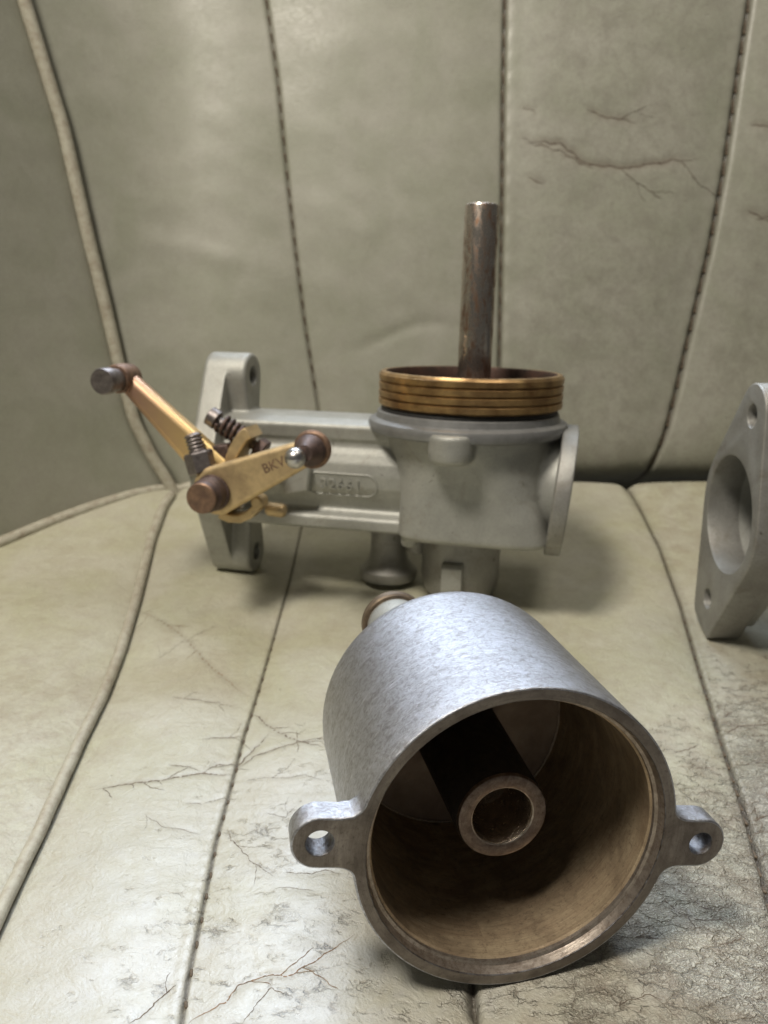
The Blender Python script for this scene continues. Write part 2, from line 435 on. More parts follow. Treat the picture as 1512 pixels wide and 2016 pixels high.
def fuse(o, voxel=0.5, it=5, fac=0.6):
    """cast look: melt the overlapping solids of one part into a single skin with soft fillets"""
    me = o.data; bm = bmesh.new(); bm.from_mesh(me)
    bmesh.ops.remove_doubles(bm, verts=bm.verts, dist=0.002 * MM)
    bmesh.ops.recalc_face_normals(bm, faces=bm.faces)
    bm.to_mesh(me); bm.free()
    m1 = o.modifiers.new("melt", 'REMESH'); m1.mode = 'VOXEL'; m1.voxel_size = voxel * MM; m1.use_smooth_shade = True
    m2 = o.modifiers.new("soften", 'SMOOTH'); m2.iterations = it; m2.factor = fac
    dg = bpy.context.evaluated_depsgraph_get()
    nm = bpy.data.meshes.new_from_object(o.evaluated_get(dg), preserve_all_data_layers=False, depsgraph=dg)
    mats = list(me.materials)
    o.modifiers.clear(); o.data = nm
    if not nm.materials:
        for q in mats: nm.materials.append(q)
    nm.polygons.foreach_set('use_smooth', [True] * len(nm.polygons))
    return o

def text_mesh(s, size, depth, place, mat, name, parent, font_w=1.0):
    cu = bpy.data.curves.new(name, 'FONT'); cu.body = s; cu.size = size; cu.extrude = depth / 2
    cu.align_x = 'CENTER'; cu.align_y = 'CENTER'; cu.offset = 0.03; cu.resolution_u = 3
    t = bpy.data.objects.new(name, cu); COL.objects.link(t)
    dg = bpy.context.evaluated_depsgraph_get()
    me = bpy.data.meshes.new_from_object(t.evaluated_get(dg))
    bpy.data.objects.remove(t)
    for vtx in me.vertices:
        x, y, z = place(vtx.co.x * font_w, vtx.co.y, vtx.co.z)
        vtx.co = (x * MM, y * MM, z * MM)
    me.materials.clear()
    return link(name, me, mat, parent, 30)

# ================================================================== the leather seat
A_ = [(-32.7, 311.2), (-32.7, 263.2), (-33.4, 226.2), (-33.8, 192.7), (-34.2, 169.6), (-33.7, 151.9), (-33.3, 133.7), (-32.2, 119.7), (-31.3, 107.9), (-30.7, 99.7), (-29.7, 92.0)]
B_ = [(105.1, 333.6), (105.9, 311.2), (103.8, 280.2), (97.4, 240.5), (91.8, 214.3), (85.9, 187.8), (81.8, 169.6), (77.8, 151.9), (74.4, 138.3), (70.8, 125.0), (67.7, 114.7)]
C_ = [(-89.5, 325.4), (-90.9, 311.2), (-88.7, 286.2), (-85.1, 263.2), (-81.6, 242.2), (-76.9, 211.4), (-74.1, 187.8), (-72.6, 167.5), (-70.4, 148.4), (-68.5, 133.7), (-67.5, 123.7), (-66.1, 113.0)]
E_ = [(-145.2, 282.2), (-133.5, 296.4), (-121.2, 306.9), (-107.5, 316.5), (-98.5, 322.2), (-89.5, 325.4)]
F_ = [(-129.8, 211.4), (-127.4, 198.8), (-124.6, 184.1), (-121.9, 170.6), (-119.8, 154.5), (-116.5, 130.5), (-112.9, 107.3), (-109.1, 81.0), (-104.9, 57.8), (-99.1, 42.3), (-92.8, 29.7)]
S1_ = [(-47.6, 224.3), (-43.7, 195.8), (-40.3, 156.6), (-37.6, 130.3), (-33.8, 97.2), (-29.4, 67.3), (-25.7, 41.1)]
S2_ = [(49.1, 224.3), (49.1, 186.1), (49.6, 146.6), (49.7, 113.9), (49.7, 80.2), (49.7, 41.1)]
S3_ = [(148.5, 224.3), (145.1, 191.9), (141.9, 160.6), (137.5, 128.3), (131.9, 97.2), (126.9, 69.5), (122.9, 49.9), (118.7, 35.6)]
SEATCR= [([(-80.1, 237.3), (-69.3, 227.7), (-58.7, 216.6), (-51.8, 205.8), (-44.2, 196.5), (-35.8, 188.3)], 0.3, 1), ([(-58.7, 216.6), (-55.3, 221.6), (-51.4, 225.6)], 0.15, 0), ([(-64.9, 205.8), (-61.1, 213.7), (-58.7, 216.6)], 0.12, 0), ([(-55.6, 186.6), (-49.3, 185.4), (-43.2, 184.7), (-38.9, 183.0)], 0.22, 0), ([(-34.8, 181.8), (-32.6, 180.2), (-27.7, 173.5), (-20.2, 167.1), (-13.9, 164.4)], 0.34, 0), ([(-62.5, 149.3), (-57.5, 151.0), (-49.0, 152.3), (-41.3, 155.6), (-33.3, 155.6)], 0.34, 0), ([(-41.3, 155.6), (-38.0, 159.1), (-33.5, 159.9), (-30.9, 165.4), (-28.1, 171.8)], 0.3, 0), ([(-33.6, 157.5), (-30.3, 162.2), (-25.9, 164.6), (-20.1, 166.7), (-14.1, 167.1)], 0.28, 0), ([(-43.5, 167.9), (-40.1, 169.6), (-34.7, 170.5)], 0.22, 0), ([(-49.3, 157.9), (-44.6, 157.5), (-41.3, 155.6)], 0.18, 0), ([(-28.8, 92.5), (-26.6, 94.7), (-24.2, 96.0), (-22.8, 98.8), (-18.8, 100.7), (-15.2, 100.3), (-11.0, 103.2), (-4.7, 108.4)], 0.26, 1), ([(-37.2, 92.0), (-34.9, 95.6), (-32.1, 99.7)], 0.2, 0), ([(-20.8, 92.0), (-19.2, 95.6), (-17.3, 98.3), (-14.7, 96.8)], 0.14, 0), ([(-31.9, 136.8), (-28.4, 131.4), (-24.6, 126.4), (-19.7, 122.3)], 0.16, 0), ([(-29.0, 153.8), (-22.1, 152.9), (-17.7, 154.1), (-12.9, 151.0)], 0.14, 0), ([(-38.3, 144.9), (-34.5, 147.5), (-31.2, 147.0)], 0.14, 0), ([(-42.0, 144.4), (-38.3, 144.9)], 0.14, 0), ([(-50.0, 140.8), (-44.7, 136.8), (-40.4, 136.0), (-36.1, 135.2)], 0.12, 0), ([(-18.5, 123.7), (-14.6, 123.0), (-11.0, 123.9), (-7.1, 122.6)], 0.13, 0), ([(-19.7, 119.1), (-16.1, 119.5), (-12.4, 118.4)], 0.12, 0), ([(-24.9, 141.6), (-20.4, 139.6), (-18.8, 143.2)], 0.1, 0), ([(58.6, 148.4), (61.3, 143.6), (64.8, 141.6), (67.4, 135.2)], 0.2, 0), ([(53.4, 124.4), (55.1, 121.3), (59.2, 120.0), (60.6, 114.7)], 0.22, 0), ([(50.6, 121.7), (53.3, 117.8), (55.7, 114.7), (60.1, 113.6)], 0.22, 0), ([(49.0, 117.2), (50.4, 113.6), (53.2, 111.8), (57.7, 112.2), (59.4, 110.1)], 0.2, 0), ([(41.2, 107.9), (44.2, 108.1), (46.6, 107.7)], 0.24, 0), ([(54.6, 106.8), (57.3, 107.2), (59.6, 108.7)], 0.22, 0), ([(33.7, 94.7), (37.1, 95.9), (40.4, 96.8), (42.4, 95.9)], 0.12, 0), ([(67.5, 162.4), (71.0, 163.8), (75.5, 166.9)], 0.24, 0), ([(70.4, 156.6), (74.6, 157.9)], 0.18, 0), ([(84.1, 171.8), (88.1, 174.4), (92.5, 174.4), (98.0, 175.2)], 0.3, 0), ([(85.4, 178.4), (88.9, 180.7)], 0.2, 0), ([(82.2, 159.5), (85.9, 159.9), (90.1, 158.9)], 0.3, 0), ([(75.7, 139.9), (78.1, 140.6), (82.1, 142.4)], 0.4, 0), ([(73.1, 135.2), (76.3, 136.8), (79.2, 136.4)], 0.3, 0), ([(72.3, 129.3), (76.2, 130.4)], 0.35, 0), ([(69.4, 121.7), (72.6, 123.0)], 0.4, 0), ([(57.1, 171.8), (59.0, 167.5), (60.3, 163.4)], 0.12, 0)]
BACKCR= [([(55.3, 172.0), (63.7, 170.1), (72.1, 169.5), (77.5, 166.5), (81.2, 163.0), (89.2, 161.0), (101.9, 160.6), (112.4, 161.6), (118.6, 163.5), (124.9, 162.8), (130.1, 163.9)], 1.0, 0), ([(59.5, 170.1), (66.9, 168.5), (74.3, 166.1), (80.8, 162.2), (87.2, 159.6)], 0.6, 0), ([(82.1, 183.2), (88.5, 180.7), (94.8, 179.1), (103.2, 177.7)], 0.6, 0), ([(150.8, 177.7), (155.5, 176.8), (161.8, 175.6)], 0.8, 0), ([(151.5, 142.9), (156.9, 141.5), (164.4, 140.1)], 0.7, 0), ([(154.8, 140.9), (164.6, 138.5)], 0.5, 0), ([(59.9, 156.6), (66.3, 154.6)], 0.5, 0), ([(57.1, 183.8), (63.4, 181.8)], 0.5, 0)]
D_ = [(25.0, 242.2), (25.5, 330.0), (19.0, 170.0), (13.9, 98.8), (13.6, 85.0)]

def curve(pts):
    pts = sorted((b, a) for a, b in pts)
    t = np.array([p[0] for p in pts]); x = np.array([p[1] for p in pts])
    def f(y):
        y = np.asarray(y, float)
        r = np.interp(y, t, x)
        s0 = (x[3] - x[0]) / (t[3] - t[0]); s1 = (x[-1] - x[-3]) / (t[-1] - t[-3])
        return np.where(y < t[0], x[0] + (y - t[0]) * s0, np.where(y > t[-1], x[-1] + (y - t[-1]) * s1, r))
    return f
def smoothc(f, lo, hi, w=6):
    t = np.arange(lo, hi, 1.0); v = f(t); k = np.hanning(2 * w + 1); k /= k.sum()
    v = np.convolve(np.pad(v, w, mode='reflect', reflect_type='odd'), k, 'valid')
    return lambda y: np.interp(y, t, v)
sA, sB, sC, sD = (smoothc(curve(c), -140, 360) for c in (A_, B_, C_, D_))
bF, b1, b2, b3 = (smoothc(curve(c), -30, 280) for c in (F_, S1_, S2_, S3_))

def yj(x):
    x = np.asarray(x, float); q = np.maximum(0, -x - 75)
    return 334 - np.where(q < 70, 0.0118 * q * q, 57.8 + (q - 70) * 1.65)

_rs = np.random.RandomState(7)
_waves = [(_rs.uniform(-1, 1, 2) * s, _rs.uniform(0, 6.28), a) for s, a, n in ((0.03, 0.55, 5), (0.08, 0.25, 7), (0.20, 0.09, 10), (0.5, 0.035, 12)) for _ in range(n)]
def lumps(x, y):
    z = 0 * x
    for k, ph, a in _waves: z = z + a * np.sin(k[0] * 6.28 * x * 0.5 + k[1] * 6.28 * y + ph)
    return z * 0.5

# paths of the single cracks, wandering between their marked points
rc = random.Random(5)
def wander(pts, amp, step):
    P = [Vector(p) for p in pts]; out = []
    for i in range(len(P) - 1):
        n = max(2, int((P[i + 1] - P[i]).length / step))
        for k in range(n): out.append(P[i].lerp(P[i + 1], k / n))
    out.append(P[-1])
    so = rc.uniform(0, 100)
    for i, p in enumerate(out):
        a = mnoise.fractal(Vector((p.x * 0.22 / amp, p.y * 0.22 / amp, so)), 0.9, 2.0, 4)
        b = mnoise.fractal(Vector((p.x * 0.22 / amp, p.y * 0.22 / amp, so + 50)), 0.9, 2.0, 4)
        out[i] = p + Vector((a, b)) * amp
    return out
SEATW = [(wander(p, 0.45, 0.35), w_, r) for p, w_, r in SEATCR]
BACKW = [(wander(p, 1.0, 0.9), w_, r) for p, w_, r in BACKCR]
def crease_field(lines, step, rad):
    P = []; A = []
    for pts, w_, r in lines:
        n = len(pts)
        for i in range(0, n, step):
            u = i / max(1, n - 1); P.append((pts[i].x, pts[i].y)); A.append(min(1, u * 5 + .1, (1 - u) * 5 + .1) * w_)
    P = np.array(P); A = np.array(A) / max(A)
    lo, hi = P.min(0) - 3 * rad, P.max(0) + 3 * rad
    def f(x, y):
        x, y = np.broadcast_arrays(np.asarray(x, float), np.asarray(y, float)); out = np.zeros(x.shape)
        xf, yf, of = x.ravel(), y.ravel(), out.ravel()
        m_ = (xf > lo[0]) & (xf < hi[0]) & (yf > lo[1]) & (yf < hi[1])
        if m_.any():
            xs_, ys_ = xf[m_], yf[m_]; r_ = np.zeros(xs_.shape)
            for (px, py), a in zip(P, A): r_ = np.maximum(r_, a * np.exp(-((xs_ - px) ** 2 + (ys_ - py) ** 2) / rad ** 2))
            of[m_] = r_
        return of.reshape(x.shape)
    return f
seat_crease = crease_field(SEATW, 2, 0.75)
back_crease = crease_field(BACKW, 1, 1.7)

def seat_base(x, y):
    return 6.6e-4 * np.maximum(0, y - 120) ** 2 - 0.004 * np.maximum(0, 60 - y) ** 2 * 0.25

def seat_z(x, y):
    x = np.asarray(x, float); y = np.asarray(y, float)
    z = seat_base(x, y)
    d = [x - s(y) for s in (sC, sA, sD, sB)]
    ad = np.min(np.abs(np.array(d)), axis=0)
    z = z + 1.5 * (1 - np.exp(-(ad / 7.5) ** 1.25)) - 0.95
    z = z + 0.35 * lumps(x, y) * (1 - np.exp(-ad / 6))
    for q, (dep, wd) in enumerate(((0.55, 1.3), (0.6, 0.32), (0.8, 0.45), (1.1, 0.5))):
        z = z - dep * np.exp(-(d[q] / wd) ** 2)
    # folded seam allowance: one side lies a little higher
    for q in (1, 3):
        s = 1 if q == 3 else -1
        z = z + 0.28 * np.exp(-((d[q] * s - 1.3) / 1.0) ** 2) + 0.10 * np.sin(2 * np.pi * y / 3.3 + q) * np.exp(-np.abs(d[q]) / 1.6)
    z = z + 0.22 * np.sin(2 * np.pi * y / 3.4 + np.sin(y * .7)) * np.exp(-np.maximum(d[3], 0) / 4.0) * (d[3] > 0) * (y < 210) * (1 - np.exp(-np.abs(d[3]) / .6))
    # torn gap in the middle seam in front of the cup
    z = z - 1.3 * np.exp(-((d[2] + 0.4) / 0.9) ** 2) / (1 + np.exp((y - 100.5) / 0.9)) / (1 + np.exp((93.8 - y) / 0.7))
    # open notch where the right seam reaches the back
    z = z - 2.2 * np.exp(-(d[3] / 2.6) ** 2) / (1 + np.exp((316 - y) / 5))
    dj = yj(x) - y
    z = z + 3.4 / ((1 + np.exp((24 - (y - (yj(x) - 40))) / 5)) * (1 + np.exp(-(x + 70) / 7)))
    z = z - (5.5 / (1 + np.exp(-(x + 62) / 5)) + 2.0) * np.exp(-np.maximum(dj, -4) / 2.6)
    z = z - 0.36 * seat_crease(x, y)
    # left bolster swells up beyond its piping
    z = z + 3.2 * (1 - np.exp(-np.maximum(0, -d[0]) / 22))
    return z

def back_y(x, z):
    x = np.asarray(x, float); z = np.asarray(z, float)
    y = yj(x) + 0.1 * (z - 30) + 0.0 * x
    d = [x - s(z) for s in (bF, b1, b2, b3)]
    ad = np.min(np.abs(np.array(d)), axis=0)
    y = y - 2.6 * (1 - np.exp(-(ad / 13) ** 1.4)) + 1.4
    y = y - 5.0 * (1 - np.exp(-np.maximum(0, -d[0]) / 14))
    y = y + 1.1 * lumps(x * 0.22 + 50, z * 0.16)
    for q, (dep, wd) in enumerate(((2.0, 2.4), (1.2, 0.9), (1.6, 1.0), (2.2, 1.3))):
        y = y + dep * np.exp(-(d[q] / wd) ** 2)
    for q in (2, 3):
        s = 1 if q == 2 else -1
        y = y - 0.22 * np.exp(-((d[q] * s - 3.5) / 2.4) ** 2) - 0.09 * np.sin(2 * np.pi * z / 8.0) * np.exp(-((d[q] * s - 1.5) / 1.6) ** 2)
    zs = 6.6e-4 * np.maximum(0, yj(x) - 120) ** 2
    g = 16.0 / (1 + np.exp(-(x + 55) / 8)) + 1.5
    y = y + g * np.exp(-np.maximum(z - zs + 3, -6) / 7.0)
    y = y + 0.4 * back_crease(x, z)
    # fold wrinkles low on the middle panel
    y = y + 0.5 * np.exp(-((z - 92 - 0.10 * x - 4 * np.sin(x * 0.09)) / 3.0) ** 2) * np.exp(-((x - 10) / 22) ** 2)
    y = y - 0.5 * np.exp(-((z - 108 + 0.25 * x) / 5) ** 2) * np.exp(-((x + 75) / 26) ** 2)
    return y

seat = empty("leather_seat", (0, 334, 20), label="old pale green leather seat with stitched pleats, piping and cracked hide under the metal parts", category="seat")

def colpts(L):
    """column positions across a panel of width L: dense beside the seams"""
    e = [0, .12, .26, .42, .62, .86, 1.15, 1.5, 1.95, 2.5, 3.2, 4.0, 5.0]
    n = max(4, int((L - 10) / 1.05))
    mid = list(np.linspace(5.0, L - 5.0, n)[1:-1])
    return np.array(e + mid + [L - q for q in e[::-1]]) / L

def grid_obj(name, X, Y, Z, attrs, mat):
    nr, nc = X.shape
    me = bpy.data.meshes.new(name)
    co = np.stack([X, Y, Z], -1).reshape(-1, 3) * MM - np.array([0, 334 * MM, 20 * MM])
    idx = np.arange(nr * nc).reshape(nr, nc)
    q = np.stack([idx[:-1, :-1], idx[:-1, 1:], idx[1:, 1:], idx[1:, :-1]], -1).reshape(-1, 4)
    me.vertices.add(len(co)); me.vertices.foreach_set('co', co.ravel())
    me.loops.add(q.size); me.loops.foreach_set('vertex_index', q.ravel())
    me.polygons.add(len(q)); me.polygons.foreach_set('loop_start', np.arange(0, q.size, 4))
    me.update(calc_edges=True)
    for k, a in attrs.items():
        at = me.attributes.new(k, 'FLOAT', 'POINT'); at.data.foreach_set('value', np.ascontiguousarray(a, dtype=np.float32).ravel())
    return link(name, me, mat, seat, 180)

rowsY = np.concatenate([np.linspace(-120, 60, 30)[:-1], np.linspace(60, 85, 26)[:-1], np.arange(85, 215, 0.6), np.linspace(215, 320, 110)[:-1], np.linspace(320, 342, 50)])
sig = lambda v: 1 / (1 + np.exp(-v))
bounds = [lambda y: sC(y) * 0 - 250, sC, sA, sD, sB, lambda y: sB(y) * 0 + 235]
for p in range(5):
    L0, L1 = bounds[p], bounds[p + 1]
    Lr = float(np.median(L1(rowsY) - L0(rowsY)))
    s = colpts(Lr)
    if p in (0, 4):
        s = np.array(sorted(set(np.round(s, 5))))
    Yg = np.repeat(rowsY[:, None], len(s), 1)
    Xg = L0(Yg) + (L1(Yg) - L0(Yg)) * s[None]
    # the back rows follow the curved joint with the backrest
    for _ in range(3):
        tt = rowsY[:, None] * np.ones_like(Xg)
        jj = yj(Xg)
        Yg = np.where(tt > 100, 100 + (tt - 100) / (334 - 100) * (jj - 100), tt)
        Xg = L0(Yg) + (L1(Yg) - L0(Yg)) * s[None]
    Zg = seat_z(Xg, Yg)
    ds = [np.abs(Xg - q(Yg)) for q in (sC, sA, sD, sB)]
    gro = np.maximum.reduce([0.45 * np.exp(-(ds[0] / 1.5) ** 2), 0.85 * np.exp(-(ds[1] / 0.35) ** 2), np.exp(-(ds[2] / 0.4) ** 2), np.exp(-(ds[3] / 0.55) ** 2)])
    gro = np.maximum(gro, np.exp(-((Xg - sD(Yg) + 0.4) / 1.0) ** 2) * sig((100.5 - Yg) / .8) * sig((Yg - 93.5) / .6))
    gro = np.maximum(gro, 0.35 * np.exp(-(ds[3] / 1.6) ** 2))
    near = sig((165 - Yg) / 18)
    crk = near * (0.30 + 0.75 * sig((Xg - 24) / 13)) * sig((Xg + 62) / 8) + 0.12 * near * np.exp(-((Xg + 22) / 14) ** 2) + 0.5 * sig((Xg - sB(Yg) - 1) / 2) * sig((230 - Yg) / 20)
    dirt = 0.30 + 0.75 * sig((Xg - 18) / 10) * near + 0.4 * sig((Xg - sB(Yg)) / 3) + 0.7 * sig((-72 - Xg) / 6) * sig((190 - Yg) / 18) * sig((Yg - 90) / 10)
    grid_obj("leather_panel", Xg, Yg, Zg, {"crease": 0.45 * seat_crease(Xg, Yg), "crk": np.clip(crk, 0, 1), "dirt": np.clip(dirt, 0, 1.2), "groove": np.clip(gro, 0, 1), "worn": np.clip(0.75 * sig((160 - Yg) / 14) * sig((Xg + 62) / 6) * (1 - 0.7 * sig((Xg - 20) / 8)) + 0.35 * sig((Xg - sB(Yg)) / 2) * sig((220 - Yg) / 15), 0, 1)}, M['seat'])

rowsZ = np.concatenate([np.linspace(2, 50, 70)[:-1], np.linspace(50, 234, 180)])
bb = [lambda z: bF(z) * 0 - 260, bF, b1, b2, b3, lambda z: bF(z) * 0 + 270]
for p in range(5):
    L0, L1 = bb[p], bb[p + 1]
    s = colpts(float(np.median(L1(rowsZ) - L0(rowsZ))))
    Zg = np.repeat(rowsZ[:, None], len(s), 1)
    Xg = L0(Zg) + (L1(Zg) - L0(Zg)) * s[None]
    Yg = back_y(Xg, Zg)
    ds = [np.abs(Xg - q(Zg)) for q in (bF, b1, b2, b3)]
    gro = np.maximum.reduce([0.5 * np.exp(-(ds[0] / 2.4) ** 2), 0.6 * np.exp(-(ds[1] / 0.75) ** 2), 0.95 * np.exp(-(ds[2] / 0.8) ** 2), np.exp(-(ds[3] / 1.1) ** 2)])
    crk = 0.10 * sig((Xg - 52) / 2) + 0 * Zg
    dirt = 0.14 + 0.5 * sig((Xg - 52) / 2) * (0.4 + 0.9 * (1 - np.exp(-np.min(np.array(ds), axis=0) / 14))) + 0 * Zg
    grid_obj("leather_panel", Xg, Yg, Zg, {"crease": 0.5 * back_crease(Xg, Zg), "crk": crk, "dirt": dirt, "groove": np.clip(gro, 0, 1)}, M['back'])

# piping cords
def seatloc(p): return (p[0], p[1] - 334, p[2] - 20)
def piping(pts, rad, label=None):
    ms = Mesh(); tube(ms, [seatloc(p) for p in pts], rad, 14)
    o = ms.build("piping", M['piping'], seat, 180)
    if label: o["label"] = label
yy = np.concatenate([np.arange(40, 150, 1.5), np.arange(150, 323, 2.0)])
rC = np.interp(yy, [90, 200, 320], [1.25, 1.55, 1.9])
xx = sC(yy) - 0.2
piping([(x, y, float(seat_base(x, y)) - 0.35 + r * 0.45 + 0.1 * math.sin(y * .5)) for x, y, r in zip(xx, yy, rC)], list(rC), "long cord along the left edge of the cushion pleats")
xe = np.linspace(-235, -82, 110)
piping([(x, float(back_y(x, float(seat_z(x, yj(x) - 9)) + 1.6)) - 1.5, float(seat_z(x, yj(x) - 9)) + 1.0) for x in xe], 2.2, "cord along the joint of the left bolster and the backrest")
zz = np.linspace(14, 238, 140)
piping([(float(bF(z)) , float(yj(bF(z))) + 0.1 * (z - 30) - 0.2, z) for z in zz], 2.5, "upright cord on the left of the backrest pleats")

# stitches: one mesh shared by all
def capsule(name, L, r, mat):
    ms = Mesh(); lathe(ms, (-L / 2, 0, 0), (1, 0, 0), [(0, r * .4), (r * .5, r * .85), (r * 1.3, r), (L - r * 1.3, r), (L - r * .5, r * .85), (L, r * .4)], 8)
    return ms.build(name, mat, seat, 180)
def stitches(fn, t0, t1, pitch, L, r, kind, off=0.0):
    proto = capsule("stitch", L, r, M['thread']); first = True
    t = t0
    while t < t1:
        c = float(fn(t)); c2 = float(fn(t + 0.5))
        if kind == 'seat':
            p = Vector((c + off, t, float(seat_z(c + off, t)) + r * 0.5)); q = Vector((c2 + off, t + 0.5, float(seat_z(c2 + off, t + .5)) + r * 0.5))
        else:
            p = Vector((c + off, float(back_y(c + off, t)) - r * 0.4, t)); q = Vector((c2 + off, float(back_y(c2 + off, t + .5)) - r * 0.4, t + 0.5))
        d = (q - p).normalized()
        rot = d.to_track_quat('X', 'Z').to_matrix() @ Matrix.Rotation(0.20, 3, 'Z')
        o = proto if first else proto.copy()
        if not first: COL.objects.link(o); o.parent = seat
        first = False
        o.matrix_local = Matrix.Translation(Vector(seatloc(p)) * MM) @ rot.to_4x4()
        t += pitch * (1 + 0.08 * random.uniform(-1, 1))
stitches(sA, 91, 225, 5.6, 1.5, 0.30, 'seat', 0.25)
stitches(sB, 112, 235, 5.0, 2.4, 0.33, 'seat', -0.1)
stitches(b1, 72, 228, 6.6, 4.0, 0.42, 'back', 0.0)
stitches(b2, 86, 228, 7.2, 5.9, 0.42, 'back', 0.0)
stitches(b3, 40, 228, 8.0, 6.4, 0.60, 'back', 0.0)

# cracks in the hide: split, tapering, wandering lines with side branches
def ribbon(ms, pts, width, surf, off, step, amp, taper0=True):
    n = len(pts)
    if n < 3: return
    vs = []; so = rc.uniform(0, 50)
    for i, p in enumerate(pts):
        t = (pts[min(i + 1, n - 1)] - pts[max(i - 1, 0)])
        if t.length < 1e-6: t = Vector((1, 0))
        t.normalize(); nn = Vector((-t.y, t.x))
        u = i / (n - 1)
        wv = width * min(1, (u if taper0 else 1) * 6 + .05, (1 - u) * 5 + .05) * (0.55 + 0.75 * abs(mnoise.noise(Vector((i * 0.35, so, 0)))) * 2)
        for s in (-1, 1):
            q = p + nn * wv * 0.5 * s
            vs.append(surf(q.x, q.y, off))
    ms.add(vs, [(2 * i, 2 * i + 1, 2 * i + 3, 2 * i + 2) for i in range(n - 1)])
def branchy(ms, pts, width, surf, off, step, amp, bprob, depth=0):
    w_ = pts if depth == 0 else wander(pts, amp, step)
    ribbon(ms, w_, width, surf, off, step, amp, depth == 0)
    if depth >= 2: return
    i = 4
    while i < len(w_) - 4:
        if rc.random() < bprob:
            t = (w_[i + 2] - w_[i - 2]).normalized()
            a = rc.choice((-1, 1)) * rc.uniform(0.5, 1.2)
            d = Vector((t.x * math.cos(a) - t.y * math.sin(a), t.x * math.sin(a) + t.y * math.cos(a)))
            L = rc.uniform(4, 16) * step * (1.6 if depth == 0 else 0.8)
            branchy(ms, [w_[i], w_[i] + d * L * .5, w_[i] + d * L + Vector((-d.y, d.x)) * rc.uniform(-.3, .3) * L], width * 0.55, surf, off, step, amp * 0.6, bprob * .6, depth + 1)
        i += rc.randint(3, 7)
sfz = lambda x, y, o: seatloc((x, y, float(seat_z(x, y)) + o))
sfb = lambda x, z, o: seatloc((x, float(back_y(x, z)) - o, z))
md, mr, mb = Mesh(), Mesh(), Mesh()
for pts, wd, rust in SEATW: branchy(mr if rust else md, pts, wd * 0.95, sfz, 0.045, 0.35, 0.40, 0.14)
for pts, wd, rust in BACKW: branchy(mb, pts, wd * 0.55, sfb, 0.10, 0.9, 1.0, 0.12)
for ms, mt, lb in ((md, 'crack', "dark cracks across the cushion pleats"), (mr, 'rustcrack', "long rusty orange cracks on the cushion"), (mb, 'crack', "cracks across the right backrest pleats")):
    o = ms.build("leather_crack", M[mt], seat, 180); o["kind"] = "stuff"; o["label"] = lb

# ================================================================== the aluminium cup lying on its side, mouth to the front
rotC = Matrix.Rotation(R(10.65), 3, 'Z') @ Matrix.Rotation(R(8.0), 3, 'Y')
cup = empty("aluminium_float_cup", (20.16, 99.31, 24.87), rotC, label="scratched aluminium cup lying on its side in front, mouth with two drilled ears", category="carburettor bowl")

def lugside(sx, jit=0):
    """points of one ear, anticlockwise, +X or -X"""
    rj = random.Random(3)
    pts = []
    p0 = Vector((25 * math.cos(R(-14)), 25 * math.sin(R(-14)))); c0 = Vector((24.66, -4.15)); p1 = Vector((27.4, -4.1))
    for k in range(9):
        t = k / 8; pts.append(p0 * (1 - t) ** 2 + c0 * 2 * t * (1 - t) + p1 * t * t)
    for k in range(25):
        a = -math.pi / 2 + math.pi * k / 24; pts.append(Vector((29.9 + 4.1 * math.cos(a), 4.1 * math.sin(a))))
    for k in range(1, 8):
        pts.append(Vector((29.9 - 2.5 * k / 8, 4.1)))
    for k in range(9):
        t = k / 8; pts.append(Vector((p1.x, -p1.y)) * (1 - t) ** 2 + Vector((c0.x, -c0.y)) * 2 * t * (1 - t) + Vector((p0.x, -p0.y)) * t * t)
    return [(p.x * sx, p.y * sx) for p in pts]
def arc25(a0, a1, n): return [(25 * math.cos(R(a0 + (a1 - a0) * k / n)), 25 * math.sin(R(a0 + (a1 - a0) * k / n))) for k in range(1, n)]
outl = lugside(1) + arc25(14, 166, 110) + lugside(-1) + arc25(194, 346, 110)
# the ear on the left has nicks filed into its upper edge
rj = random.Random(11)
outl = [(x + (rj.uniform(-.10, .10) if x < -25 and y > 3.2 else 0), y - (abs(rj.gauss(0, .16)) if x < -25.5 and y > 3.6 and x > -31 else 0)) for x, y in outl]
ms = Mesh()
plate(ms, outl, [circ((0, 0), 23.1, 200), circ((29.9, 0), 1.9, 28), circ((-29.9, 0), 2.0, 28)], 0, 3.9, lambda u, v, w: (u, w, v), bf=0.30, bb=0.0, mi=(0, 1, 2), hb=0.12)
fl = ms.build("mouth_flange", [M['cup_face'], M['cup_out'], M['hole']], cup); weld(fl)
fl["label"] = "ring face of the mouth with two drilled ears"
ms = Mesh(); L = 47.3; rf = 8.6
prof = [(3.88, 25.0)] + [(d, 25.0) for d in (12, 22, 32)] + [(L - rf + rf * math.sin(a), 25 - rf + rf * math.cos(a)) for a in [math.pi / 2 * k / 12 for k in range(13)]] + [(L + .01, 8), (L + .02, 0.01)]
lathe(ms, (0, 0, 0), (0, 1, 0), prof, 200, None, (False, False))
o = ms.build("cup_wall", M['cup_out'], cup); weld(o)
ms = Mesh()
lathe(ms, (0, 0, 0), (0, 1, 0), [(0.12, 23.12), (1.5, 22.75), (1.75, 22.3), (2.3, 22.25), (2.6, 21.95), (34.2, 21.3), (34.9, 21.0), (35.0, 20.6), (35.02, 0.01)], 200, [1, 1, 1, 0, 0, 0, 2, 2], (False, False))
o = ms.build("bore", [M['cup_bore'], M['cup_step'], M['cup_floor']], cup); weld(o)
ms = Mesh(); tube(ms, [(20.75 * math.cos(a), 34.85, 20.75 * math.sin(a)) for a in [2 * math.pi * k / 120 for k in range(120)]], 0.22, 8, closed=True)
ms.build("floor_ring", M['cup_step'], cup, 180)
ms = Mesh()
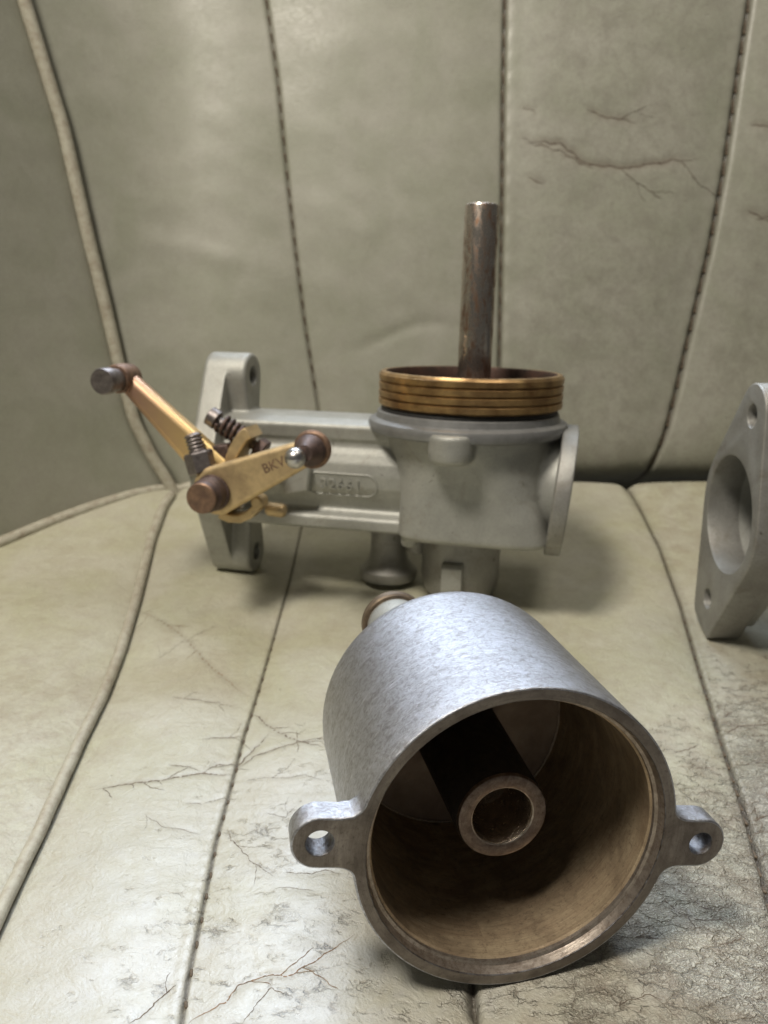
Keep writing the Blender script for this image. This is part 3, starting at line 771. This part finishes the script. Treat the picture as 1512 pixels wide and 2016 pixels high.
plate(ms, [(-3, 10.5), (16, 10.5), (16, 12.6), (-3, 12.6)], [], 35.4, 33.0, lambda u, v, w: (u, w, v), bf=0.3, bb=0.3)
ms.build("floor_rib", M['tube_side'], cup)
# centre tube: blackened outside, bare chamfered end, wet bore
ms = Mesh()
lathe(ms, (0.1, 0, -0.9), (0, 1, 0), [(18, 4.75), (11, 4.75), (8.5, 4.8), (7.95, 4.95), (7.8, 5.15), (7.75, 6.75), (7.9, 7.15), (8.35, 7.4), (14, 7.5), (35.5, 8.0)], 96, [2, 2, 2, 1, 0, 0, 0, 3, 3], (True, False))
o = ms.build("centre_tube", [M['tube_face'], M['cup_step'], M['wetbore'], M['tube_side']], cup); weld(o)
# union on the closed end, upper left
ms = Mesh()
lathe(ms, (-9.6, 46, 11.8), (0, 1, 0), [(0, 5.9), (9.0, 5.9), (9.4, 5.7)], 40)
ms.build("inlet_boss", M['cast'], cup)
ms = Mesh()
lathe(ms, (-9.6, 54.5, 11.8), (0, 1, 0), [(0, 5.5), (0.1, 6.5), (0.5, 6.8), (2.2, 6.8), (2.6, 6.4), (2.7, 4.0)], 48)
ms.build("inlet_collar", M['grime'], cup)

# ================================================================== the carburettor body standing behind
rotB = Matrix.Rotation(R(-13), 3, 'Z') @ Matrix.Rotation(R(1.2), 3, 'Y')
carb = empty("carburettor", (27.7, 245, 0), rotB, label="grey cast carburettor body with brass ring, upright rod and brass levers", category="carburettor")
YZ = lambda u, v, w: (w, u, v)      # plate in the YZ plane, extruded along X
XZ = lambda u, v, w: (u, w, v)      # plate in the XZ plane, extruded along Y
XY = lambda u, v, w: (u, v, w)

def lozenge(cz, hz, rb, hw, cy=0.0):
    return hull2(circ((cy, cz + hz), rb, 40) + circ((cy, cz - hz), rb, 40) + circ((cy, cz), hw, 64))
def box(ms, x0, x1, y0, y1, z0, z1, b=0.6):
    plate(ms, [(x0, y0), (x1, y0), (x1, y1), (x0, y1)], [], z0, z1, XY, bf=b, bb=b)

ms = Mesh()
plate(ms, lozenge(49.5, 30.5, 7.4, 20.5), [circ((0, 80), 3.1, 24), circ((0, 19), 3.1, 24), circ((0, 51), 14, 48)], -89.5, -81.0, YZ, bf=1.6, bb=0.0)
plate(ms, hull2(circ((0, 80), 7.4, 40) + circ((0, 60), 4.2, 30)), [circ((0, 80), 3.1, 24)], -82.0, -74.5, YZ, bf=0.0, bb=1.4)
plate(ms, hull2(circ((0, 19), 7.4, 40) + circ((0, 39), 4.2, 30)), [circ((0, 19), 3.1, 24)], -82.0, -74.5, YZ, bf=0.0, bb=1.4)
sec = [(0, 69.2), (-8, 68.3), (-12.4, 67.0), (-13.0, 66.0), (-12.6, 62.4), (-11.8, 61.4), (-12.0, 59.9), (-13.0, 58.0), (-14.2, 55), (-14.7, 51.5), (-14.2, 47.5), (-12.6, 44), (-11.2, 41.4), (-10.6, 40.0), (-11.4, 38.9), (-13.8, 37.6), (-14.3, 36.8), (-14.3, 34.0), (-13.6, 33.2), (0, 33.0)]
plate(ms, sec + [(-y, z) for y, z in sec[-2:0:-1]], [], -84, -18, YZ, bf=0, bb=0)
o = ms.build("mounting_flange_and_tube", M['cast'], carb); o.name = "barrel"; fuse(o, 0.42, 3, 0.5)
o["label"] = "ribbed barrel with oval two-hole mounting flange"
# main body: round at the collar, square below
ms = Mesh()
secs = [(33.2, 2.0, 21.6, 20.6, 6.0), (33.8, 2.0, 22.8, 21.8, 6.5), (35.0, 2.0, 23.3, 22.3, 7.0), (42, 1.2, 22.4, 22.4, 6.0), (48, 0.4, 21.8, 22.6, 4.6), (53, 0.0, 22.6, 23.4, 3.4), (58, -0.9, 24.2, 24.6, 2.6), (62, -1.8, 26.0, 26.0, 2.15), (67, -2.6, 27.5, 27.5, 2.0)]
n = 96; vs = []
for z, cx, hx, hy, e in secs:
    for k in range(n):
        t = 2 * math.pi * k / n
        c, s = math.cos(t), math.sin(t)
        vs.append((cx + hx * math.copysign(abs(c) ** (2 / e), c), hy * math.copysign(abs(s) ** (2 / e), s), z))
fs = [(i * n + k, i * n + (k + 1) % n, (i + 1) * n + (k + 1) % n, (i + 1) * n + k) for i in range(len(secs) - 1) for k in range(n)]
fs += [tuple(range(n)), tuple((len(secs) - 1) * n + k for k in range(n))]
ms.add(vs, fs)
lathe(ms, (16, 0, 49.5), (1, 0, 0), [(0, 16.5), (6, 16), (9.5, 16.2), (12, 17)], 72)
# collar pad at the front
lathe(ms, (-3.8, -27.2, 59.4), (0, 0, 1), [(0, 4.6), (0.5, 5.7), (1.4, 6.4), (3.4, 6.7), (8.0, 6.7), (8.8, 6.0)], 48)
lathe(ms, (-17.6, -14, 30.0), (0, 0, 1), [(0, 2.2), (0.8, 2.8), (8, 2.8)], 24)
o = ms.build("float_body", M['cast'], carb); fuse(o, 0.5, 5, 0.6); o["label"] = "main body, round at the top and square below"

ms = Mesh()
plate(ms, hull2(circ((-6, 48.6), 19.4, 64) + circ((6, 48.6), 19.4, 64)), [circ((0, 49), 13, 48)], 26.2, 31.0, lambda u, v, w: (w + (v - 60) * 0.08, u, v), bf=0.7, bb=0.5)
o = ms.build("outlet_flange", M['cast_dark'], carb)
o["label"] = "thick round flange on the right end"

ms = Mesh()
lathe(ms, (-2.9, 0, 65.2), (0, 0, 1), [(0, 27.6), (0.3, 30.2), (0.8, 30.9), (1.8, 31.2), (3.0, 31.2), (3.8, 30.9), (4.3, 30.0), (4.6, 28.8), (6.4, 28.4), (6.7, 28.0), (6.7, 24)], 120)
ms.build("collar", M['collar'], carb)
ms = Mesh(); lathe(ms, (-2.6, 0, 71.4), (0, 0, 1), [(0, 25.5), (0.2, 27.2), (1.0, 27.6), (1.8, 27.2), (2.6, 25.5)], 96)
ms.build("seal_ring", M['rubber'], carb)
# brass ring with turned grooves, open on top
ms = Mesh(); z0 = 73.3
pr = [(0, 26.5), (0.1, 28.4), (0.4, 28.9)]
RS = 0.973
for k in range(4):
    b = 0.5 + k * 2.45
    pr += [(b, 29.0), (b + .15, 29.3), (b + 1.75, 29.35), (b + 1.95, 29.1), (b + 2.1, 28.3), (b + 2.32, 28.3)]
pr = pr[:-2] + [(10.4, 28.7), (10.55, 28.2), (10.5, 27.2), (9.8, 26.7), (4.0, 26.5), (3.9, 6.0)]
lathe(ms, (-2.4, 0, z0), (0, 0, 1), [(d, r * RS) for d, r in pr], 140, [0] * (len(pr) - 4) + [1] * 3, (False, False))
o = ms.build("threaded_ring", [M['ring'], M['ringinside']], carb); weld(o); o["label"] = "brown brass ring with three turned grooves"
ms = Mesh(); lathe(ms, (-1.4, 0, 76.0), (0, 0, 1), rodprof(56.6, 5.15, 0.7), 64)
ms.build("rod", M['rod'], carb)["label"] = "worn nickel rod with rust freckles standing in the ring"

# feet under the body
ms = Mesh()
lathe(ms, (-28.2, 4.0, 12.4), (0, 0, 1), [(0, 8.2), (0.5, 9.4), (1.8, 10.0), (3.8, 9.8), (5.4, 8.3), (7.5, 6.7), (11, 6.1), (22, 6.1)], 64)
ms.build("foot_boss", M['cast_dark'], carb)["label"] = "round flared boss under the barrel"
ms = Mesh()
lathe(ms, (-3, 1, 11.2), (0, 0, 1), [(0, 9.6), (0.6, 11.2), (2.5, 12.2), (7, 12.9), (12, 12.8), (24, 12.8)], 64)
lathe(ms, (-17.6, 0, 24), (0, 0, 1), [(0, 3.0), (.6, 3.6), (12, 3.6)], 32)
ms.build("foot_boss", M['cast_dark'], carb)["label"] = "wide round boss under the square body"
ms = Mesh()
zz_ = [(-11.2, 24.8), (-13.4, 24.6), (-14.4, 23.4), (-14.5, 17), (-14.0, 12.2), (-13.0, 10.8)]
outb = zz_ + [(y + 1.6, z - (0.3 if i == 0 else 0)) for i, (y, z) in reversed(list(enumerate(zz_)))]
plate(ms, [(y, z) for y, z in outb], [], -7.2, -0.6, YZ, bf=0.4, bb=0.4)
ms.build("boss_clip", M['cast'], carb)["label"] = "small bright tab on the front of the wide boss"

# raised casting number in its oval border, bent round the barrel
rb = 1.0
def onbarrel(x, y, z):
    zc = y + 48.2
    yb = -np.interp(zc, [39.2, 41, 44, 47.5, 51.5, 55, 58.0], [9.8, 10.4, 12.6, 14.2, 14.7, 14.2, 13.0])
    return (x - 40.2, float(yb) - z * 0.96, zc - z * 0.25)
text_mesh("32661", 5.0, 0.7, lambda x, y, z: onbarrel(x, y, z + 0.22), M['cast'], "casting_number", carb, 1.12)
ms = Mesh(); st = []
for k in range(20): a = -math.pi / 2 + math.pi * k / 19; st.append((8.2 + 3.6 * math.cos(a), 3.6 * math.sin(a)))
for k in range(20): a = math.pi / 2 + math.pi * k / 19; st.append((-8.2 + 3.6 * math.cos(a), 3.6 * math.sin(a)))
tube(ms, [onbarrel(x, y, 0.0) for x, y in st], 0.33, 8, closed=True)
ms.build("number_border", M['cast'], carb, 180)

# ---- throttle spindle and brass levers
SX, SZ = -72.4, 48.6
ms = Mesh(); lathe(ms, (SX, -10, SZ), (0, -1, 0), [(0, 4.2), (26, 4.2), (26.3, 5.0), (33.3, 5.0), (33.8, 4.6), (35.4, 4.6), (35.9, 4.3)], 48)
ms.build("spindle", M['brown'], carb)
ms = Mesh(); lathe(ms, (SX, -45.7, SZ), (0, -1, 0), [(0, 4.5), (0.5, 4.5), (0.8, 4.2)], 48)
ms.build("spindle_cap", M['copper'], carb)

def bar(name, p0, r0, p1, r1, y0, y1, mat, b=1.2, label=None, holes=()):
    ms = Mesh(); plate(ms, hull2(circ(p0, r0, 40) + circ(p1, r1, 40)), [circ(c, r, 20) for c, r in holes], y0, y1, XZ, bf=b, bb=b)
    o = ms.build(name, mat, carb, 40)
    if label: o["label"] = label
    return o
# lever going up to the left, its far end stained copper brown
m, nt, P = newmat("heat_stained_brass")
v = mmcoord(nt); sp = N(nt, 'ShaderNodeSeparateXYZ', {0: v})
g = math_(nt, 'ADD', rng(nt, sp.outputs[0], -103.0, -78.0), math_(nt, 'MULTIPLY', math_(nt, 'SUBTRACT', noise(nt, v, 0.2, 5, 0.7), 0.5), 0.5))
nt.links.new(mixc(nt, rng(nt, g, 0, 1), (0.52, 0.31, 0.24), (0.82, 0.60, 0.27)), P.inputs['Base Color'])
P.inputs['Metallic'].default_value = 0.8; P.inputs['Roughness'].default_value = 0.36
nt.links.new(bump(nt, noise(nt, v, 1.2, 4, 0.7), 0.05, 0.4), P.inputs['Normal'])
M['lever'] = m
bar("lever_arm", (SX + 1, SZ + 1.5), 6.0, (-103.2, 79.6), 3.1, -32.5, -27.0, M['lever'], 2.2, "brass lever rising to the left, copper brown at its far end")
ms = Mesh(); lathe(ms, (-104.4, -26.0, 80.2), (0, -1, 0), [(0, 3.4), (.4, 4.2), (3.0, 4.4), (7.2, 4.4), (8.0, 3.9)], 40)
ms.build("pin_collar", M['copper'], carb)
ms = Mesh(); lathe(ms, (-104.6, -33.5, 80.0), (0, -1, 0), [(0, 3.4), (3.6, 3.4), (3.9, 3.9), (7.4, 3.9), (8.0, 3.6)], 40)
ms.build("pin", M['steel'], carb)["label"] = "grey pin at the end of the left lever"
# lever going up to the right with stamped letters and ball pin
ms = Mesh()
plate(ms, hull2(circ((SX + .5, SZ + .3), 7.4, 40) + circ((-62, 53.6), 5.8, 40) + circ((-42.6, 62.6), 3.6, 40)), [], -38.0, -33.4, XZ, bf=1.4, bb=1.0, steps=4)
o = ms.build("lever_arm", M['brass'], carb, 45); o["label"] = "brass lever rising to the right with three stamped letters"
ang = math.atan2(62.6 - SZ, -42.6 - SX)
def onlev(x, y, z):
    return (-53.4 + x * math.cos(ang) - y * math.sin(ang), -38.02 - z, 57.9 + x * math.sin(ang) + y * math.cos(ang))
t = text_mesh("BKV", 4.0, 0.10, onlev, M['copper'], "stamped_letters", o)
ms = Mesh(); lathe(ms, (-42.0, -38.2, 63.1), (0, -1, 0), [(-2.5, 4.6), (-2.0, 5.4), (-0.9, 5.6), (-0.4, 5.3), (0, 4.8)], 48)
ms.build("pin_washer", M['copper'], carb)
ms = Mesh(); lathe(ms, (-42.2, -38.2, 63.0), (0, -1, 0), [(0, 4.5), (0.9, 4.6), (1.8, 4.1), (3.0, 3.5), (4.6, 2.7), (5.4, 2.3)], 48)
ms.build("ball_pin", M['brown'], carb)
ms = Mesh(); rbq = 2.95
lathe(ms, (-44.2, -42.6, 61.9), (0, -1, 0), [(rbq + rbq * -math.cos(a), max(0.01, rbq * math.sin(a))) for a in [math.pi * k / 20 for k in range(21)]], 36)
ms.build("ball", M['bright'], carb, 180)["label"] = "shiny round ball on the right lever"
# hub and greasy washer
ms = Mesh(); lathe(ms, (SX, -26.0, SZ), (0, -1, 0), [(0, 6.0), (.5, 6.6), (7.0, 6.6), (7.6, 6.2)], 48)
ms.build("hub", M['brass'], carb)
ms = Mesh(); lathe(ms, (SX, -38.3, SZ), (0, -1, 0), [(0, 5.2), (.2, 5.5), (0.8, 5.4), (1.0, 5.0)], 48)
ms.build("washer", M['brown'], carb)
# clamp bolt: hexagon with threaded stud
hx, hy, hz = -77.0, -34.2, 53.5
ax = Vector((-0.30, 0.05, 0.95)).normalized()
ms = Mesh(); lathe(ms, (hx, hy, hz), ax, [(0, 3.9), (0.5, 4.5), (5.9, 4.5), (6.5, 3.9)], 6)
bl = ms.build("clamp_bolt", M['steel'], carb, 25)
ms = Mesh(); tp = Vector((hx, hy, hz)) + ax * 6.3
lathe(ms, tp, ax, [p for k in range(5) for p in ((k * 1.1, 2.1), (k * 1.1 + .45, 2.65), (k * 1.1 + .75, 2.65))] + [(5.6, 2.1), (5.9, 1.6)], 28)
ms.build("stud", M['steel'], bl, 60)
ms = Mesh(); plate(ms, [(-76.2, 53), (-69.0, 55.0), (-70.6, 62.0), (-75.6, 61.2)], [], -31.5, -25.5, XZ, bf=0.7, bb=0.7)
ms.build("clamp_block", M['brown'], carb)
# stop screw with spring
a0 = Vector((-77.6, -25.5, 69.0)); a1 = Vector((-63.3, -25.5, 60.6)); ad = (a1 - a0).normalized()
ms = Mesh(); lathe(ms, a0, ad, [(-1.4, 2.5), (-1.1, 3.0), (1.7, 3.1), (2.1, 2.6), (2.2, 1.6), (17.5, 1.6)], 32)
sc = ms.build("stop_screw", M['steel'], carb)
ms = Mesh(); _, uu, ww = frame(ad); pts = []
for k in range(150):
    t_ = k / 149; a = t_ * 5.2 * 2 * math.pi
    pts.append(a0 + ad * (2.9 + t_ * 9.6) + (uu * math.cos(a) + ww * math.sin(a)) * 2.75)
tube(ms, pts, 0.62, 8)
ms.build("spring", M['brown'], sc, 180)
ms = Mesh(); lathe(ms, a1 - ad * 0.4, ad, [(0, 3.2), (.4, 3.7), (2.8, 3.7), (3.2, 3.2)], 6)
ms.build("nut", M['brown'], sc, 25)
# brass tab that holds the stop screw, bent strip
def strip(name, pts, th, y0, y1, mat, label=None):
    P_ = [Vector(p) for p in pts]; Lf = []; Rt = []
    for i, p in enumerate(P_):
        t_ = (P_[min(i + 1, len(P_) - 1)] - P_[max(i - 1, 0)]).normalized(); nn = Vector((-t_.y, t_.x))
        Lf.append(tuple(p + nn * th / 2)); Rt.append(tuple(p - nn * th / 2))
    ms = Mesh(); plate(ms, Lf + Rt[::-1], [], y0, y1, XZ, bf=0.45, bb=0.45)
    o = ms.build(name, mat, carb, 40)
    if label: o["label"] = label
    return o
strip("stop_tab", [(-62.9, 66.2), (-64.6, 65.1), (-66.3, 62.9), (-67.9, 60.0), (-69.0, 57.2), (-69.3, 54.0), (-68.8, 51.0)], 3.5, -33.5, -24.0, M['brass'], "bent brass tab holding the stop screw")
strip("link_tab", [(-72.5, 41.0), (-69.5, 39.9), (-66.0, 40.0), (-63.0, 41.5), (-60.2, 44.4)], 2.6, -34.5, -29.0, M['brass'], "curved brass tab under the right lever")
ms = Mesh(); lathe(ms, (-60.2, -30, 45.6), (0, -1, 0), [(0, 1.9), (4.6, 1.9), (5.1, 1.4)], 28)
ms.build("rivet", M['brass'], carb)
ms = Mesh(); lathe(ms, (-61.5, -24, 41.2), (1, 0, -0.05), [(0, 1.2), (.5, 1.9), (1.2, 2.2), (5.4, 2.2), (6.2, 1.8), (6.6, 1.1)], 28)
ms.build("rivet", M['brass'], carb)
ms = Mesh(); lathe(ms, (-68.8, -30, 43.2), (0.9, -0.3, 0.35), [(-2.4, 1.2), (-1.9, 1.6), (1.9, 1.6), (2.4, 1.2)], 24)
ms.build("stop_stud", M['bright'], carb)
ms = Mesh()
plate(ms, hull2(circ((-57.5, 49.5), 2.6, 24) + circ((-51.5, 53.2), 2.2, 24) + [(-58, 44), (-50, 46)]), [], -17.5, -9, XZ, bf=0.9, bb=0.3)
o = ms.build("stop_lug", M['cast'], carb)

# ================================================================== the second casting, cut by the right edge of the picture
rot3 = Matrix.Rotation(R(-4), 3, 'Z') @ Matrix.Rotation(R(17.4), 3, 'X')
c3 = empty("flanged_casting", (96.3, 211.0, 46.7), rot3, label="grey casting at the right edge with an oval two-hole flange and wide bore", category="casting")
ms = Mesh()
hull3 = hull2(circ((0, 30.3), 8.2, 44) + circ((1.0, -29.8), 9.6, 44) + circ((0, 0), 20.4, 80) + circ((6.0, -37.0), 3.0, 20) + circ((-5.0, -38), 2.0, 20))
plate(ms, hull3, [circ((0, 0), 16.6, 90), circ((0, 30.0), 3.1, 32), circ((0, -29.6), 3.1, 32)], 0, 9.5, YZ, bf=0.45, bb=0.7, mi=(0, 0, 0), hb=0.25)
o = ms.build("flange", M['cast_dark'], c3); weld(o); o["label"] = "oval flange with bore and two bolt holes"
ms = Mesh()
lathe(ms, (9.2, 0, 0), (1, 0, 0), [(0, 16.6), (40, 16.6), (40.1, 20.5), (8, 19.0), (0, 19.6)], 96, None, (False, False))
o = ms.build("barrel", M['cast'], c3); weld(o)
ms = Mesh()
plate(ms, hull2(circ((0, 30.3), 7.2, 36) + circ((0, -30.3), 7.4, 36) + circ((0, 0), 19.4, 60)), [circ((0, 0), 16.9, 60), circ((0, 30.0), 3.0, 24), circ((0, -29.6), 3.0, 24)], 9.4, 13.0, YZ, bf=0.2, bb=0.8)
o = ms.build("flange_step", M['cast'], c3); weld(o)
ms = Mesh(); lathe(ms, (36, 0, 0), (1, 0, 0), [(0, 16.55), (1.2, 16.55)], 64)
ms.build("throttle_disc", M['cast_dark'], c3)
